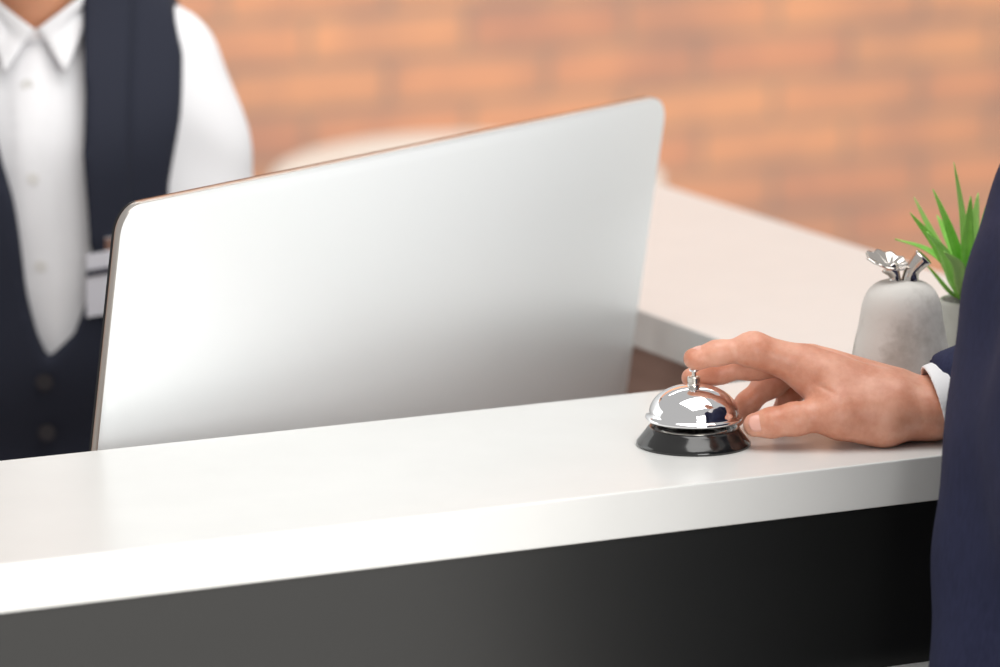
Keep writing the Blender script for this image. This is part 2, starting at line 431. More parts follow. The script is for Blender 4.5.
# ------------------------------------------------------------------ concrete pear
def pear():
    base = on_plane(900, 410, H)
    D = (base - CAM).dot(FW); s = D / F_PX
    t = thing('decorative_pear', 'grey concrete pear ornament with silver stem and leaf, behind the hand', 'ornament', base)
    # radii read down the outline
    prof = [(0, 0), (32, 0), (43, 6), (50, 18), (51.5, 32), (50.5, 44), (48.6, 56), (46, 70), (43.4, 82), (41.4, 93), (39.4, 105), (36, 115), (31, 122), (24, 127), (13, 129.6), (5, 130), (0, 130)]
    pts = spline([(r * s, 0, z * s / .98) for r, z in prof], 60)
    obj('body', lathe([(max(p.x, 0) if 0 < i < 60 else 0, max(p.z, 0)) for i, p in enumerate(pts)], 72), M_CONC, t, smooth=True)['label'] = 'mottled grey concrete body'
    top = 127 * s / .98
    R = R0; Z = Vector((0, 0, 1)); Yv = -FH
    l = lambda a, d, h: R * a * s + Yv * d * s + Z * (top + h * s)
    # stem: stout bent rod with a flat cut end
    st = spline([l(8, 0, -3), l(8, 0, 5), l(9.5, 1, 12), l(14, 2, 19), l(21, 3, 27)], 20)
    obj('stem', tube(st, [(9.6 - 1.8 * math.sin(i / 20 * PI)) * s if i < 16 else (8.3 + .35 * (i - 15)) * s for i in range(21)], 28), M_SILVER, t, smooth=True)['label'] = 'silver bent stem'
    # leaf: cupped, scalloped disc on a short silver stalk
    bm = bmesh.new(); rows = []; nu, nv = 14, 72
    for i in range(1, nu + 1):
        u = i / nu; row = []
        for j in range(nv):
            th = 2 * PI * j / nv; rib = math.cos(9 * th)
            rr = u * (1 + .055 * rib * u) * (1 + .18 * max(0, -math.cos(th)) ** 3)
            a = -13 + 19 * rr * math.cos(th); d = 17 * rr * math.sin(th)
            row.append(bm.verts.new(l(a, d, 17.5 + 6.0 * u ** 1.4 + .7 * rib * u - .22 * (a + 13) - .30 * d)))
        rows.append(row)
    ctr = bm.verts.new(l(-13, 0, 17.2))
    for j in range(nv): bm.faces.new((ctr, rows[0][j], rows[0][(j + 1) % nv]))
    for p, q in zip(rows, rows[1:]):
        for j in range(nv): bm.faces.new((p[j], q[j], q[(j + 1) % nv], p[(j + 1) % nv]))
    lf = obj('leaf', bm, M_SILVER, t, smooth=True); lf['label'] = 'silver leaf'
    so = lf.modifiers.new('thick', 'SOLIDIFY'); so.thickness = .0016; so.offset = -1
    st = spline([l(-7, 1, -3), l(-7, 1, 5), l(-9, 1, 11), l(-13, 0, 17)], 12)
    obj('leaf_stalk', tube(st, [7 * s, 6.6 * s, 6.2 * s, 5.8 * s, 5.6 * s, 5.6 * s, 5.8 * s, 6.2 * s, 6.8 * s, 7.6 * s, 8.4 * s, 9 * s, 9.4 * s], 24), M_SILVER, t, smooth=True)
pear()

# ------------------------------------------------------------------ potted plant
def plant():
    base = on_plane(969, 389, H)
    D = (base - CAM).dot(FW); s = D / F_PX
    t = thing('potted_plant', 'small spiky green plant in a pale concrete pot, beside the concrete pear', 'plant', base)
    obj('pot', lathe([(r * s, z * s) for r, z in [(0, 0), (26, 0), (28, 2), (30.5, 45), (32, 88), (31.5, 91), (30, 92), (28.6, 91), (28, 82), (0, 80)]], 56), M_POT, t, smooth=True)['label'] = 'pale concrete pot'
    obj('grit', lathe([(0, 78 * s), (28.2 * s, 78 * s), (28.6 * s, 90 * s), (20 * s, 93 * s), (8 * s, 95 * s), (0, 95.5 * s)], 40), M_SOIL, t, smooth=True)
    Z = Vector((0, 0, 1)); bx, by = 969, 389
    def pt(px, py, dd): return R0 * ((px - bx) * s) + FH * (dd * s) + Z * (((by - py) * s - dd * s * math.sin(p_)) / math.cos(p_ * .86))
    leaves = [  # image-plane course of each blade with its depth, widest half-width
        ([(966, 300, 0), (962, 262, -4), (958, 215, -6), (949, 163, -8)], 3.6, 1),
        ([(963, 300, -4), (955, 262, -14), (943, 228, -22), (927, 190, -26)], 4.6, 0),
        ([(962, 300, 4), (948, 268, 10), (930, 234, 14), (912, 197, 16)], 4.2, 1),
        ([(961, 300, -6), (947, 270, -16), (930, 243, -22), (905, 213, -24)], 4.6, 0),
        ([(962, 300, -10), (950, 272, -24), (938, 248, -36), (920, 232, -46)], 6.2, 0),
        ([(960, 298, 0), (946, 268, 2), (925, 250, 4), (893, 239, 6)], 3.0, 0),
        ([(965, 300, -8), (962, 265, -20), (961, 235, -26), (964, 197, -30)], 6.6, 0),
        ([(968, 300, -2), (968, 265, -6), (971, 232, -8), (974, 193, -8)], 6.0, 1),
        ([(970, 300, 4), (975, 268, 12), (984, 235, 18), (998, 192, 22)], 6.4, 0),
        ([(970, 300, -6), (975, 272, -14), (979, 250, -20), (981, 222, -22)], 5.4, 1),
        ([(956, 297, -2), (945, 288, -8), (934, 276, -12), (922, 263, -14)], 1.8, 0),
        ([(972, 300, 2), (982, 270, 4), (994, 244, 6), (1012, 215, 8)], 6.0, 0),
        ([(963, 300, -12), (956, 278, -30), (950, 262, -44), (936, 252, -58)], 5.6, 1),
        ([(969, 300, -12), (972, 272, -34), (974, 250, -50), (972, 226, -64)], 5.8, 0),
        ([(966, 300, 8), (958, 262, 26), (948, 236, 38), (938, 214, 46)], 5.0, 0),
        ([(974, 300, -2), (990, 280, -8), (1006, 262, -14), (1026, 250, -18)], 5.0, 1),
        ([(970, 300, 10), (978, 262, 30), (985, 232, 42), (988, 206, 50)], 5.0, 0),
    ]
    for k, (path, w, light) in enumerate(leaves):
        pts = spline([pt(*q) for q in path], 18); bm = bmesh.new(); rows = []
        rng = random.Random(k)
        side = (R0 * math.cos(rng.uniform(-.5, .5)) + FH * math.sin(rng.uniform(-.7, .7))).normalized()
        for i, p in enumerate(pts):
            u = i / 18; tn = (pts[min(i + 1, 18)] - pts[max(i - 1, 0)]).normalized()
            sd = (side - tn * side.dot(tn)).normalized(); nn = sd.cross(tn)
            ww = w * 1.35 * s * (min(1, .45 + u * 2.2) * (1 - u ** 2.6) ** .9 + .05)
            rows.append([bm.verts.new(p + sd * ww * v + nn * (abs(v) * ww * .45 + th)) for v, th in ((-1, .0002), (-.5, 0), (0, -.0004), (.5, 0), (1, .0002), (1, .0006), (.5, .0009), (0, .0008), (-.5, .0009), (-1, .0006))])
        for a, b in zip(rows, rows[1:]):
            for j in range(10): bm.faces.new((a[j], a[(j + 1) % 10], b[(j + 1) % 10], b[j]))
        bm.faces.new(rows[0]); bm.faces.new(rows[-1])
        obj('leaf', bm, M_LEAF2 if light else M_LEAF, t, smooth=True)
plant()

# ------------------------------------------------------------------ pale chair in the back
def chair():
    c = at(466, 170, 6.1); c.z = 0
    t = thing('tub_chair', 'pale rounded tub chair in front of the brick wall, behind the monitor', 'chair', c, -y_ + PI)
    F = Field((-.42, -.40, .0), (.42, .44, 1.02), .012)
    X, Y, Z = F.full()
    TOP = .962
    # curved shell: open to +y
    rr = np.sqrt((X / .77) ** 2 + Y ** 2)
    d = np.abs(rr - .27) - .04
    zt = TOP - .05 - np.clip((Y + .05) * .55, 0, .3)
    d = np.maximum(d, Z - zt); d = np.maximum(d, .30 - Z); d = np.maximum(d, Y - .20)
    F.A = np.broadcast_to(d, F.A.shape).astype(np.float32).copy() - .02
    link('backrest', mesh_of('backrest', [F.mesh(3)]), M_CHAIR, t)
    F = Field((-.36, -.34, .28), (.36, .36, .56), .012)
    F.ell((0, .02, .40), (.21, .26, .09), 0)
    F.push(lambda X, Y, Z: -.006 + 0 * X)
    link('seat', mesh_of('seat', [F.mesh(2)]), M_CHAIR, t)
    for sx in (-1, 1):
        for sy in (-1, 1): obj('leg', tube([(sx * .15, sy * .14, .34), (sx * .22, sy * .2, 0)], [.02, .012], 14), M_BROWN, t, smooth=True)
chair()

# ------------------------------------------------------------------ people
def V3(v): return np.array(v, float)
def generic_hand(F, w, u, n, s, k=.006, scale=1.0):
    """relaxed hand: wrist w, pointing u, palm faces n, thumb towards s"""
    u, n, s = (V3(x) / np.linalg.norm(x) for x in (u, n, s)); L = scale
    knuck = []
    for i, o in enumerate((.030, .010, -.010, -.028)):
        b = w + u * .088 * L * (1 - .06 * abs(i - 1)) + s * o * L
        F.cap(w + u * .012 * L + s * o * .6 * L, b, .013 * L, .0115 * L, k + .006); knuck.append(b)
    for i, (b, ln) in enumerate(zip(knuck, (.072, .080, .074, .058))):
        p, a = b, 0
        for q, (f, r0, r1) in enumerate(((.45, .0095, .0088), (.32, .0088, .0080), (.23, .0080, .0068))):
            a += math.radians((22, 28, 18)[q] + 4 * i); d = u * math.cos(a) + n * math.sin(a) + s * .04 * (1.5 - i)
            e = p + d * ln * f * L; F.cap(p, e, r0 * L, r1 * L, .004); p = e
    p = w + u * .022 * L + s * .022 * L
    for d, ln, r0, r1 in ((u * .65 + s * .6 + n * .35, .042, .016, .012), (u * .88 + s * .35 + n * .3, .034, .0115, .0105), (u * .95 + s * .1 + n * .35, .026, .0102, .008)):
        d = d / np.linalg.norm(d); e = p + d * ln * L; F.cap(p, e, r0 * L, r1 * L, .007); p = e
def head_prims(F, c, Hs):
    """c: centre of the skull; face looks along +y"""
    e = lambda o, R, k=.012, sub=False: F.ell(V3(c) + V3(o), R, k, sub)
    e((0, 0, 0), (.074, .094, .100)); e((0, .03, -.055), (.058, .062, .062), .03); e((0, .055, -.098), (.030, .030, .022), .03)
    e((0, .075, .018), (.050, .018, .014), .02)
    for s in (-1, 1):
        e((s * .032, .095, -.004), (.017, .014, .011), .012, True)
        e((s * .040, .070, -.035), (.022, .022, .018), .02)
        e((s * .077, -.008, -.012), (.008, .019, .031), .006); e((s * .083, -.002, -.010), (.005, .010, .018), .004, True)
    F.cap(V3(c) + V3((0, .090, .004)), V3(c) + V3((0, .112, -.034)), .008, .013, .012)
    for s in (-1, 1): F.cap(V3(c) + V3((s * .010, .098, -.038)), V3(c) + V3((s * .012, .092, -.04)), .008, .007, .006)
    F.cap(V3(c) + V3((-.018, .086, -.062)), V3(c) + V3((.018, .086, -.062)), .0065, .0065, .006)
    F.cap(V3(c) + V3((-.015, .085, -.073)), V3(c) + V3((.015, .085, -.073)), .0075, .0075, .006)
    F.cap(V3(c) + V3((-.022, .096, -.0675)), V3(c) + V3((.022, .096, -.0675)), .0022, .0022, .002, None, True)
def eyes(c, parent):
    for s in (-1, 1):
        o = V3(c) + V3((s * .031, .0755, -.004)); bm = bmesh.new(); bmesh.ops.create_uvsphere(bm, u_segments=20, v_segments=12, radius=.0118)
        bmesh.ops.translate(bm, verts=bm.verts, vec=o); e = obj('eye', bm, M_EYE, parent, smooth=True)
        bm = bmesh.new(); bmesh.ops.create_uvsphere(bm, u_segments=16, v_segments=10, radius=.0058)
        bmesh.ops.scale(bm, verts=bm.verts, vec=(1, .5, 1)); bmesh.ops.translate(bm, verts=bm.verts, vec=o + V3((0, .0105, 0))); obj('iris', bm, M_IRIS, e, smooth=True)
def lips(c, parent):
    a = V3(c); bm = None
    for dz, r in ((-.0635, .0042), (-.0725, .0050)):
        bm = tube([a + V3((x, .0925 - 5.5 * x * x, dz + (-.0 if dz < -.07 else .6 * abs(x) * -.06))) for x in np.linspace(-.021, .021, 9)], [r * (1 - (i / 4) ** 2 * .75) for i in range(-4, 5)], 10, bm)
    obj('lips', bm, M_LIPS, parent, smooth=True)
def hair(c, parent, long_=0):
    F = Field(V3(c) - V3((.11, .14, .16)), V3(c) + V3((.11, .13, .14)), .005)
    F.ell(V3(c) + V3((0, -.008, .012)), (.084, .100, .104), .01)
    F.cut(lambda X, Y, Z: (Y - c[1]) * .9 - (Z - c[2]) + .0 - .012 + 0 * X)
    F.push(lambda X, Y, Z: .0025 * np.sin((X - c[0]) * 260 + 30 * (Y - c[1])) * np.cos((Z - c[2]) * 60))
    link('hair', mesh_of('hair', [F.mesh(1)]), M_HAIR, parent)
    for s in (-1, 1):
        a = V3(c); obj('eyebrow', tube([a + V3((s * .018, .092, .013)), a + V3((s * .034, .090, .018)), a + V3((s * .050, .080, .012))], [.003, .0035, .0015], 8), M_HAIR, parent, smooth=True)
def person_legs(F, hgt, g=0, k=.03):
    for s in (-1, 1):
        F.cap((s * .085, 0, .50 * hgt), (s * .095, .015, .285 * hgt), .085 + g, .056 + g, k); F.cap((s * .095, .015, .285 * hgt), (s * .10, -.02, .055 * hgt), .054 + g, .038 + g * 1.6, k)
        F.cap((s * .095, -.012, .24 * hgt), (s * .1, -.03, .17 * hgt), .05 + g, .04 + g, k)
def shoes(parent, hgt):
    for s in (-1, 1):
        F = Field((s * .105 - .08, -.12, 0), (s * .105 + .08, .24, .14), .006)
        F.cap((s * .10, -.055, .045), (s * .105, .05, .04), .040, .040, .02); F.cap((s * .105, .05, .04), (s * .115, .165, .026), .046, .032, .03, ((0, 0, 1), .8)); F.cap((s * .1, -.02, .05), (s * .1, -.02, .10), .044, .040, .02)
        F.cut(lambda X, Y, Z: .004 - Z + 0 * X + 0 * Y)
        link('shoe', mesh_of('shoe', [F.mesh(1)]), M_SHOE, parent)
def torso(F, hgt, g=0, k=.05, lean=(0, 0), wide=1.0, sw=.135, sz=.802):
    """pelvis to shoulders; lean = offset of shoulders (x, y)"""
    lx, ly = lean; X = (1, 0, 0)
    at_ = lambda z: (lx * (z - .5) / .3, ly * (z - .5) / .3)
    def c(z0, z1, r0, r1, st):
        a, b = at_(z0), at_(z1); F.cap((a[0], a[1], z0 * hgt), (b[0], b[1], z1 * hgt), r0 + g, r1 + g, k, (X, st * wide))
    c(.50, .56, .100, .098, 1.5); c(.58, .64, .092, .096, 1.42); c(.66, .755, .104, .094, 1.52)
    a = at_(.80)
    F.cap((a[0] - sw * wide, a[1] - .01, sz * hgt), (a[0] + sw * wide, a[1] - .01, sz * hgt), .050 + g, .050 + g, k)
    F.cap((a[0], a[1] - .012, .80 * hgt), (a[0], a[1] - .008, .845 * hgt), .075 + g, .058 + g, k)
def neck(F, hgt, lean, head):
    F.cap((lean[0], lean[1] - .015, .79 * hgt), (head[0], head[1] - .018, head[2] - .06), .060, .054, .025)

# ---- customer: hand on the bell, body at the right in front of the counter
def customer():
    hgt = 1.82; beta = math.radians(25)
    org = hp(324, -170, 0); org.z = 0
    fac = (-R0 * math.cos(beta) + FH * math.sin(beta)).normalized()
    rz = math.atan2(fac.y, fac.x) - PI / 2
    t = thing('person', 'person in a navy suit at the right edge, reaching to press the call bell', 'person', org, rz)
    Mi = (Matrix.Translation(org) @ Matrix.Rotation(rz, 4, 'Z')).inverted()
    L = lambda a, d, h: V3(Mi @ hp(a, d, h))
    D_ = lambda a, d, h: V3(Mi.to_3x3() @ (R0 * a + FH * d + Vector((0, 0, h))))
    # ---------------- right hand, fine
    lo = np.min([L(a, d, h) for a in (-14, 275) for d in (-50, 125) for h in (-2, 112)], 0); hi = np.max([L(a, d, h) for a in (-14, 275) for d in (-50, 125) for h in (-2, 112)], 0)
    F = Field(lo, hi, .0014)
    mm = .001
    def chain(js, k=.004):
        for (p, r), (q, s_) in zip(js, js[1:]): F.cap(L(*p), L(*q), r * mm, s_ * mm, k)
    idx = [((80, 9, 56.6), 13.2), ((43, 5, 70.6), 9.8), ((17, 1, 68.4), 8.5), ((-.5, 0, 64.9), 7.3)]
    mid = [((84, 31, 54), 12.2), ((46, 27, 55), 9.7), ((19, 26, 49.0), 8.6), ((-1, 27, 44.5), 7.3)]
    rng = [((88, 47, 51), 12.0), ((59, 54, 35.5), 9.2), ((42, 50, 19.5), 8.2), ((33, 47, 9.5), 7.2)]
    pnk = [((95, 60, 47), 10.8), ((85, 68, 31), 8.2), ((74, 64, 20.5), 7.2), ((67, 61, 11), 6.4)]
    # palm: metacarpals
    for (p, r), b in zip((idx[0], mid[0], rng[0], pnk[0]), ((147, 3, 35), (150, 16, 35.5), (150, 29, 32), (149, 40, 28))):
        F.cap(L(*p), L(*b), r * mm, 14 * mm, .016)
    F.cap(L(100, 30, 42), L(150, 25, 26), 13 * mm, 15 * mm, .02)
    for f in (idx, mid, rng, pnk): chain(f, .007)
    for f in (idx, mid, rng):      # knuckle swell, finger pads
        F.ell(L(*f[1][0]), V3((9.6, 9.6, 9.6)) * mm, .01)
    F.ell(L(3, 0, 63.4), V3((8, 7.4, 6.6)) * mm, .005)
    F.cap(L(46, 5, 69.5), L(80, 10, 57.5), 10.2 * mm, 12.8 * mm, .008)
    # thumb
    th = [((104, -15, 25), 12.6), ((72, -18, 22.6), 10.2), ((57, -17.5, 20.0), 10.5), ((44.5, -17, 18.2), 8.9)]
    F.cap(L(146, 2, 27), L(*th[0][0]), 19 * mm, 13.6 * mm, .016)
    chain(th, .006)
    F.ell(L(75, -18, 23), V3((10.5, 10.5, 10.5)) * mm, .008)
    F.cap(L(138, -8, 16.5), L(112, -12, 19), 18 * mm, 12 * mm, .014)         # thenar
    F.cap(L(104, -8, 30), L(94, 6, 44), 10 * mm, 11 * mm, .02)            # web towards the index
    F.cap(L(124, -4, 32), L(96, 8, 48), 12 * mm, 11 * mm, .018)
    F.cap(L(150, 40, 20), L(120, 58, 22), 15 * mm, 13 * mm, .016)         # heel of the hand
    # wrist and forearm
    wd = D_(.05, 1, -.15)
    F.cap(L(146, 11, 24), L(176, 12, 22.5), 19.5 * mm, 19.5 * mm, .016, (wd, 1.42))
    F.cap(L(176, 12, 22.5), L(262, 48, 50), 19.5 * mm, 27 * mm, .014, (wd, 1.38))
    F.ell(L(180, 38, 32), V3((9, 9, 9)) * mm, .014)
    # skin creases
    for c, a, w, dp, r in (((78, -17, 27), (76, 0, 5), .9, .9, 13), ((74, -17, 27), (76, 0, 5), .8, .7, 12), ((82, -17, 27), (76, 0, 5), .9, .6, 12),
                           ((45, 5, 66), (60, 0, -10), .8, .8, 11), ((20, 1, 63), (60, 0, 5), .8, .7, 9), ((46, 27, 48), (60, 0, 10), .8, .8, 10), ((20, 26, 43), (60, 0, 12), .8, .7, 9),
                           ((18, 1, 76), (60, 0, 5), .8, .5, 8), ((43, 5, 80), (60, 0, -5), .8, .5, 9), ((39, 5, 80), (60, 0, 0), .8, .4, 9),
                           ((100, -8, 42), (30, 5, 60), 1.3, 1.2, 16), ((168, -4, 22), (60, 0, 18), 2.6, .5, 26)):
        F.groove(L(*c), D_(*a), w * mm, dp * mm, r * mm)
    # tendons on the back of the hand
    for p, b in (((84, 10, 67), (140, 5, 49)), ((90, 31, 62.5), (140, 18, 50))): F.cap(L(*p), L(*b), 2.2 * mm, 1.6 * mm, .009)
    F.cut(lambda X, Y, Z: (H + .0006) - Z + 0 * X + 0 * Y)
    hand_mesh = F.mesh(1)
    # ---------------- the rest of the body
    wr = L(200, 27, 36); el = L(408, 112, 78); shr = V3((.185, -.02, .80 * hgt)); shl = V3((-.185, -.02, .80 * hgt))
    ell_ = V3((-.255, -.075, .62 * hgt)); wrl = V3((-.235, .035, .487 * hgt)); hd = (0, .035, .932 * hgt)
    B = Field((-.36, -.22, 0), (.40, .30, .90 * hgt), .009)
    torso(B, hgt, -.012); person_legs(B, hgt)
    for s in (-1, 1): B.cap((s * .1, -.02, .05), (s * .112, .14, .024), .028, .018, .01)
    B.cap(shr, el, .046, .038, .03); B.cap(el, L(235, 42, 46), .037, .030, .02)
    B.cap(shl, ell_, .046, .038, .03); B.cap(ell_, wrl, .037, .026, .02)
    HD = Field((-.12, -.13, .76 * hgt), (.12, .18, 1.02 * hgt), .0045); neck(HD, hgt, (0, 0), hd); head_prims(HD, hd, 1)
    HL = Field(wrl - V3((.10, .10, .24)), wrl + V3((.10, .14, .06)), .0032)
    HL.cap(ell_, wrl, .037, .026, .01); generic_hand(HL, wrl, (.02, .25, -1), (1, .1, 0), (.1, 1, .2))
    link('body', mesh_of('body', [hand_mesh, B.mesh(1), HD.mesh(1), HL.mesh(1)]), M_SKIN, t)
    eyes(hd, t); lips(hd, t); hair(hd, t)
    # ---------------- fingernails of the right hand
    def nail(c, ax, nrm, ln, wd_, rad):
        c = L(*c); ax = D_(*ax); ax /= np.linalg.norm(ax); nr = D_(*nrm); nr = nr - ax * (nr @ ax); nr /= np.linalg.norm(nr); sd = np.cross(ax, nr)
        bm = bmesh.new(); rows = []
        for i in range(11):
            u = i / 10 * 2 - 1; row = []
            hwid = wd_ / 2 * (1 - abs(u) ** 3.2) ** .5 if abs(u) < 1 else .0002
            for j in range(9):
                v = (j / 8 * 2 - 1) * max(hwid, .0002); a = v / rad
                row.append(bm.verts.new(c + ax * u * ln / 2 + sd * math.sin(a) * rad + nr * ((math.cos(a) - 1) * rad - .0006 * u * u)))
            rows.append(row)
        for a, b in zip(rows, rows[1:]):
            for j in range(8): bm.faces.new((a[j], a[j + 1], b[j + 1], b[j]))
        o = obj('fingernail', bm, M_NAIL, t, smooth=True); so = o.modifiers.new('t', 'SOLIDIFY'); so.thickness = .0007; so.offset = 0
    nail((46.6, -26.0, 22.2), (-11, .6, -2), (-.16, -.90, .36), .0150, .0138, .0100)
    nail((4, -.5, 73.6), (-18, -1, -3.6), (-.15, -.15, 1), .011, .0095, .008)
    nail((3, 26, 52.6), (-20, 1, -5), (-.15, 0, 1), .011, .0095, .008)
    # ---------------- jacket
    J = Field((-.38, -.24, .44 * hgt), (.46, .36, .86 * hgt), .0065)
    torso(J, hgt, .018, .05, (0, -.012)); 
    J.cap((0, .0, .455 * hgt), (0, .0, .55 * hgt), .122, .112, .05, ((1, 0, 0), 1.42))
    J.cap(shr, el, .068, .060, .04); J.cap(el, L(196, 26, 34), .056, .0335, .03, (wd, 1.2))
    J.cap(shl, ell_, .066, .058, .03); J.cap(ell_, wrl + V3((0, 0, .02)), .056, .042, .03)
    cn = D_(.95, .10, .27); cc = L(183.5, 22, 32); cc = V3(cc)
    J.cut(lambda X, Y, Z: np.where((X > -.02) & (Y > .03) & (Z > H - .02) & (Z < H + .12) & (np.abs(X * 0 + (X - cc[0]) * cn[0] + (Y - cc[1]) * cn[1] + (Z - cc[2]) * cn[2]) < .03) & ((X - cc[0]) ** 2 + (Y - cc[1]) ** 2 + (Z - cc[2]) ** 2 < .006), -((X - cc[0]) * cn[0] + (Y - cc[1]) * cn[1] + (Z - cc[2]) * cn[2]), -1))
    J.cut(lambda X, Y, Z: np.minimum(Y - .02, .45 * (Z - .66 * hgt) - np.abs(X)))
    J.cut(lambda X, Y, Z: Z - .842 * hgt + .45 * Y + 0 * X)       # V opening
    fr = [(1060, 120), (1010, 190), (987, 235), (966, 320), (957, 413), (948, 487), (940, 575), (936, 667), (936, 770), (942, 880)]
    fr = [V3(Mi @ at(x + .078 * F_PX / 3.40, y, 3.40)) for x, y in fr]
    for a, b in zip(fr, fr[1:]): J.cap(a, b, .070, .070, .04)
    J.push(lambda X, Y, Z: .0022 * np.sin(Z * 46 + X * 30 + Y * 18) * np.sin(X * 22 - Z * 12) )
    link('jacket', mesh_of('jacket', [J.mesh(2)]), M_NAVY, t)['label'] = 'navy blue suit jacket'
    # ---------------- shirt, its right cuff showing at the sleeve end
    S = Field((-.26, -.2, .58 * hgt), (.26, .26, .87 * hgt), .007)
    torso(S, hgt, .006); S.cap((0, -.012, .82 * hgt), (0, .0, .855 * hgt), .066, .064, .02); S.cut(lambda X, Y, Z: Z - .853 * hgt + .45 * Y + 0 * X)
    sh = link('shirt', mesh_of('shirt', [S.mesh(1)]), M_SHIRT, t)
    cz = Field(L(190, 20, 38) - .075, L(190, 20, 38) + .075, .0014)
    ca, cb = L(160, 9, 22), L(230, 37, 42)
    cz.cap(ca, cb, .0278, .030, 0, (wd, 1.36)); cz.cap(ca, cb, .0256, .0278, 0, (wd, 1.36), True)
    c0 = L(176.5, 21, 31.5)
    f = lambda X, Y, Z: (X - c0[0]) * cn[0] + (Y - c0[1]) * cn[1] + (Z - c0[2]) * cn[2]
    cz.cut(lambda X, Y, Z: np.maximum(-f(X, Y, Z), f(X, Y, Z) - .034)); cz.cut(lambda X, Y, Z: (H + .0008) - Z + 0 * X + 0 * Y)
    link('shirt_cuff', mesh_of('shirt_cuff', [cz.mesh(1)]), M_SHIRT, t)['label'] = 'white shirt cuff at the wrist'
    T = Field((-.26, -.2, .03 * hgt), (.26, .22, .58 * hgt), .009)
    person_legs(T, hgt, .018); T.cap((0, -.005, .49 * hgt), (0, 0, .555 * hgt), .115, .108, .04, ((1, 0, 0), 1.42))
    link('trousers', mesh_of('trousers', [T.mesh(1)]), M_NAVY, t); shoes(t, hgt)
customer()

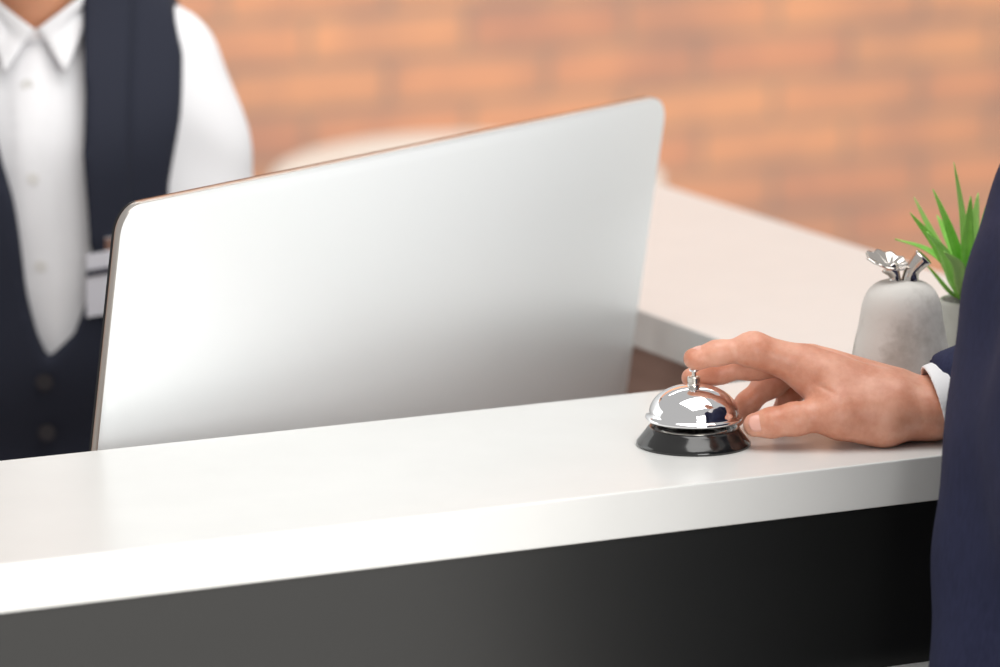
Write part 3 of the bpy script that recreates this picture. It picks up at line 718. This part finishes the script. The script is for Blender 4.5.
# ---- receptionist: standing behind the monitor
def receptionist():
    D = 4.2; s = D / F_PX
    notch = at(36, 30, D)
    hgt = notch.z / .815
    org = notch + FH * .085; org.z = 0
    rz = -y_ + PI                       # faces the camera: local +y = -FH, local +x = image left
    t = thing('person', 'person in white shirt and dark navy vest with a name badge, behind the monitor', 'person', org, rz)
    nz = notch.z
    # local picture-like coordinates: X (image right) -> -x ; front -> +y
    px = lambda x: -(x - 36) * s
    pz = lambda y: nz - (y - 30) * s * 1.0
    # lower edge leans: chest leans slightly forward
    lean = (0.0, .0); hd = (0, .05, nz + .185)
    shl = V3((px(158), -.012, pz(86))); shr = V3((-shl[0] - .004, -.012, shl[2])); el = V3((px(246), .05, shl[2] - .275)); wr = V3((px(150), .25, .80 + .04))
    er = V3((-el[0], .05, el[2])); w2 = V3((px(-80), .25, .80 + .04))
    B = Field((-.34, -.22, 0), (.34, .32, nz + .06), .009)
    torso(B, hgt, -.02, .05, lean, .86, .1, .79); person_legs(B, hgt, -.006)
    for q in (-1, 1): B.cap((q * .1, -.02, .05), (q * .112, .14, .024), .028, .018, .01)
    for a, b, c in ((shl, el, wr), (shr, er, w2)): B.cap(a, b, .036, .033, .03); B.cap(b, c, .032, .024, .02)
    HD = Field((-.12, -.13, nz - .07), (.12, .19, nz + .33), .0045)
    HD.cap((0, -.03, nz - .05), (0, .015, hd[2] - .05), .060, .053, .02); HD.cap((0, .02, nz - .03), (0, .03, nz + .03), .040, .04, .03); head_prims(HD, hd, 1)
    parts = [B.mesh(1), HD.mesh(1)]
    for w, e, sg in ((wr, el, 1), (w2, er, -1)):
        u = (w - e) / np.linalg.norm(w - e); u2 = V3((u[0] * .3, 1, -.2))
        G = Field(w - .13, w + V3((.13, .22, .08)), .0032); G.cap(e + (w - e) * .6, w, .028, .023, .01)
        generic_hand(G, w, u2, (0, -.15, -1), (sg, 0, 0), .006, .95); parts.append(G.mesh(1))
    link('body', mesh_of('body', parts), M_SKIN2, t); eyes(hd, t); lips(hd, t); hair(hd, t)
    # garments -------------------------------------------------------
    def chest(F, g):
        torso(F, hgt, g, .05, lean, .90, .098, .792)
        F.cap((0, .03, nz - .12), (0, .03, nz - .28), .085 + g, .085 + g, .05, ((1, 0, 0), 1.3))
    S = Field((-.36, -.20, .50 * hgt), (.36, .34, nz + .06), .0055)
    chest(S, 0)
    for a, b, c in ((shl, el, wr), (shr, er, w2)):
        S.cap(a, b, .053, .052, .022); S.cap(b, c, .048, .034, .03)
    S.push(lambda X, Y, Z: .0045 * np.sin(Z * 62 + np.abs(X) * 45 + 9 * Y) * np.clip((np.abs(X) - .10) * 14, 0, 1) + .0018 * np.sin(X * 90 + Z * 18) * np.clip(1.2 - np.abs(X) * 10, 0, 1))
    # placket: a raised strip down the front
    xc = lambda Z: px(28) + (px(46) - px(28)) * (pz(80) - Z) / (pz(80) - pz(352))
    base = S.A.copy(); X, Y, Z = S.full()
    S.A = np.minimum(S.A, np.maximum(base - .0022, np.broadcast_to(np.where(Y > .02, np.abs(X - xc(Z)) - .0145, 1), base.shape))).astype(np.float32)
    S.A = np.maximum(S.A, -np.broadcast_to(np.sqrt(X * X + (Y - .0) ** 2) - .052 + np.clip((nz - .01 - Z) * 3, 0, 1), S.A.shape)).astype(np.float32)   # neck hole
    S.cut(lambda X, Y, Z: Z - (nz - .006 - .5 * (Y - .075)) + 0 * X)
    sh = link('shirt', mesh_of('shirt', [S.mesh(1)]), M_SHIRT, t); sh['label'] = 'white cotton shirt'
    def front(F, x, z):                # front surface of a field at (x, z)
        i = int(round((x - F.lo[0]) / F.h)); k = int(round((z - F.lo[2]) / F.h)); col = F.A[i, :, k]
        j = np.where(col < 0)[0]
        return F.lo[1] + F.h * (j.max() + .6) if len(j) else .08
    for y in (83, 173, 262):
        z = pz(y); x = float(xc(z)); bm = bmesh.new()
        bmesh.ops.create_cone(bm, cap_ends=True, segments=18, radius1=.0055, radius2=.0048, depth=.0024, matrix=Matrix.Translation((x, front(S, x, z) + .0004, z)) @ Matrix.Rotation(PI / 2, 4, 'X'))
        obj('shirt_button', bm, M_BUTTON, sh)
    # collar band and wings
    bm = bmesh.new(); rings = []
    for i in range(41):
        a = i / 40 * 2 * PI; rx, ry = .063, .062
        z0 = nz - .012 + .040 * (1 - math.sin(a)) / 2; row = []
        for r, dz in ((1, 0), (1.0, .026), (1.05, .029), (1.09, .024), (1.12, -.004)):
            row.append(bm.verts.new((rx * r * math.cos(a), .012 + ry * r * math.sin(a), z0 + dz * (.35 + .65 * (1 - math.sin(a)) / 2))))
        rings.append(row)
    for a, b in zip(rings, rings[1:]):
        for j in range(4): bm.faces.new((a[j], a[j + 1], b[j + 1], b[j]))
    o = obj('collar', bm, M_SHIRT, sh, smooth=True); so = o.modifiers.new('t', 'SOLIDIFY'); so.thickness = .002
    def wing(sg):
        q = [(36 + sg * 1, 29, .010), (36 + sg * 30, 71, .020), (36 + sg * 60, -4, .006), (36 + sg * 62, -16, -.016)]
        n = 10; bm = bmesh.new(); g = []
        for i in range(n + 1):
            row = []
            for j in range(n + 1):
                u, v = i / n, j / n
                X_ = (1 - u) * ((1 - v) * q[0][0] + v * q[1][0]) + u * ((1 - v) * q[3][0] + v * q[2][0])
                Y_ = (1 - u) * ((1 - v) * q[0][1] + v * q[1][1]) + u * ((1 - v) * q[3][1] + v * q[2][1])
                O_ = (1 - u) * ((1 - v) * q[0][2] + v * q[1][2]) + u * ((1 - v) * q[3][2] + v * q[2][2])
                x, z = px(X_), pz(Y_); yy = front(S, min(max(x, -.2), .2), min(z, nz - .012)) + O_
                yn = .012 + math.sqrt(max(.074 ** 2 - x * x, 0)); row.append(bm.verts.new((x, max(yy, yn * (1 - v * .0) if v < .35 else yy), z)))
            g.append(row)
        for a, b in zip(g, g[1:]):
            for j in range(n): bm.faces.new((a[j], a[j + 1], b[j + 1], b[j]))
        for _ in range(3): bmesh.ops.smooth_vert(bm, verts=bm.verts, factor=.4, use_axis_y=True, use_axis_x=False, use_axis_z=False)
        o = obj('collar_wing', bm, M_SHIRT, sh, smooth=True); so = o.modifiers.new('t', 'SOLIDIFY'); so.thickness = .003
    wing(1); wing(-1)
    # vest -----------------------------------------------------------
    Vf = Field((-.26, -.2, .50 * hgt), (.26, .26, nz + .07), .0045)
    chest(Vf, .018)
    ys = [pz(y) for y in (356, 330, 290, 240, 190, 120, 60, 0, -60)]
    right = [px(x) for x in (46, 74, 92, 100, 100, 97, 94, 94, 95)]
    left = [px(x) for x in (46, 36, 28, 20, 12, -4, -20, -40, -50)]
    arm = [px(x) for x in (172, 172, 170, 168, 167, 176, 179, 166, 150)]
    def vcut(X, Y, Z):
        z = np.asarray(Z).ravel()
        r, l, a = (np.interp(z, ys, q).reshape(Z.shape) for q in (right, left, arm))
        g = np.minimum(X - r, l - X)                    # > 0 inside the opening (x grows to image left)
        g = np.minimum(g, Z - pz(356))
        return np.maximum(np.where(Y > -.0, g, -1), np.where(Z > pz(215), np.abs(X) + a, -1))
    Vf.cut(vcut)
    Vf.cut(lambda X, Y, Z: .0 - (np.sqrt(X * X + (Y - .005) ** 2) - .075) * np.where(Z > nz - .03, 1, 0) - .0005 + np.where(Z > nz - .03, 0, -1))
    Vf.push(lambda X, Y, Z: -.009 / (1 + np.exp(-(X - px(131)) * 1000)) * np.clip((Z - pz(330)) * 12, 0, 1) * (X < 0) + .0016 * np.sin(Z * 40 + X * 25))
    v = link('vest', mesh_of('vest', [Vf.mesh(1)]), M_VEST, t); v['label'] = 'dark navy vest over the shirt'
    for y in (375, 430, 490):
        z = pz(y); x = px(44); bm = bmesh.new()
        bmesh.ops.create_cone(bm, cap_ends=True, segments=20, radius1=.0075, radius2=.0065, depth=.003, matrix=Matrix.Translation((x, front(Vf, x, z) + .0006, z)) @ Matrix.Rotation(PI / 2, 4, 'X'))
        obj('vest_button', bm, M_DBUTTON, v)
    # name badge
    def card(name, x0, x1, y0, y1, lift, th, m_, par, skew=-8):
        bm = bmesh.new(); yy = max(front(Vf, px(x), pz(y)) for x in (88, 140) for y in (246, 310)) + lift
        vv = []
        for d in (0, th):
            vv.append([bm.verts.new((px(x), yy + d + .10 * (pz(y) - pz(y0)) * 0, pz(y))) for x, y in ((x0, y0), (x1, y0 + skew), (x1 - 2, y1 + skew), (x0 - 1, y1))])
        bm.faces.new(vv[0]); bm.faces.new(vv[1])
        for i in range(4): bm.faces.new((vv[0][i], vv[0][(i + 1) % 4], vv[1][(i + 1) % 4], vv[1][i]))
        return obj(name, bm, m_, par)
    b = card('name_badge', 88, 140, 246, 310, .001, .002, M_BADGE, t); b['label'] = 'white name badge with a dark stripe'
    card('badge_stripe', 88, 140, 262, 269, .0031, .0010, M_BADGES, b)
    z = pz(236); x = px(113); obj('badge_clip', box(x - .006, x + .006, front(Vf, x, z) + .0005, front(Vf, x, z) + .006, z - .010, z + .006), M_CHROME, b, bevel=.001)
    T = Field((-.26, -.2, .03 * hgt), (.26, .22, .56 * hgt), .009)
    person_legs(T, hgt, .014); T.cap((0, -.005, .49 * hgt), (0, 0, .54 * hgt), .108, .104, .04, ((1, 0, 0), 1.35))
    link('trousers', mesh_of('trousers', [T.mesh(1)]), M_VESTL, t); shoes(t, hgt)
receptionist()

# ------------------------------------------------------------------ light: bright day through big windows, plus added overhead fills
w = bpy.data.worlds.new('world'); bpy.context.scene.world = w; w.use_nodes = True
bg = w.node_tree.nodes['Background']; bg.inputs['Color'].default_value = (1.0, .985, .97, 1); bg.inputs['Strength'].default_value = .50
def area(name, loc, target, sx, sy, power, col=(1, 1, 1)):
    l = bpy.data.lights.new(name, 'AREA'); l.shape = 'RECTANGLE'; l.size = sx; l.size_y = sy; l.energy = power; l.color = col
    o = bpy.data.objects.new(name, l); C.objects.link(o); o.location = loc
    o.rotation_euler = (Vector(target) - Vector(loc)).to_track_quat('-Z', 'Y').to_euler()
    return o
area('window_light', (.6, -5.5, 2.2), (0, .3, 1.1), 5.4, 3.2, 330, (1, .985, .965))
area('overhead_fill', (.05, -.15, 3.0), (.0, .4, 1), 1.6, 1.6, 30, (1, .985, .96))  # added fill above the counter, lifts the worktop and the receptionist's shirt
area('overhead_fill', (1.2, 2.6, 3.0), (1.0, 3.8, 1), 2.5, 1.6, 46, (1, .97, .93))  # second added fill, brightens the brick wall; no fixture there

sc = bpy.context.scene
sc.view_settings.view_transform = 'Standard'; sc.view_settings.look = 'None'
sc.view_settings.gamma = 1; sc.view_settings.use_curve_mapping = False
sc.view_settings.exposure = 0.05
sc.cycles.use_denoising = True
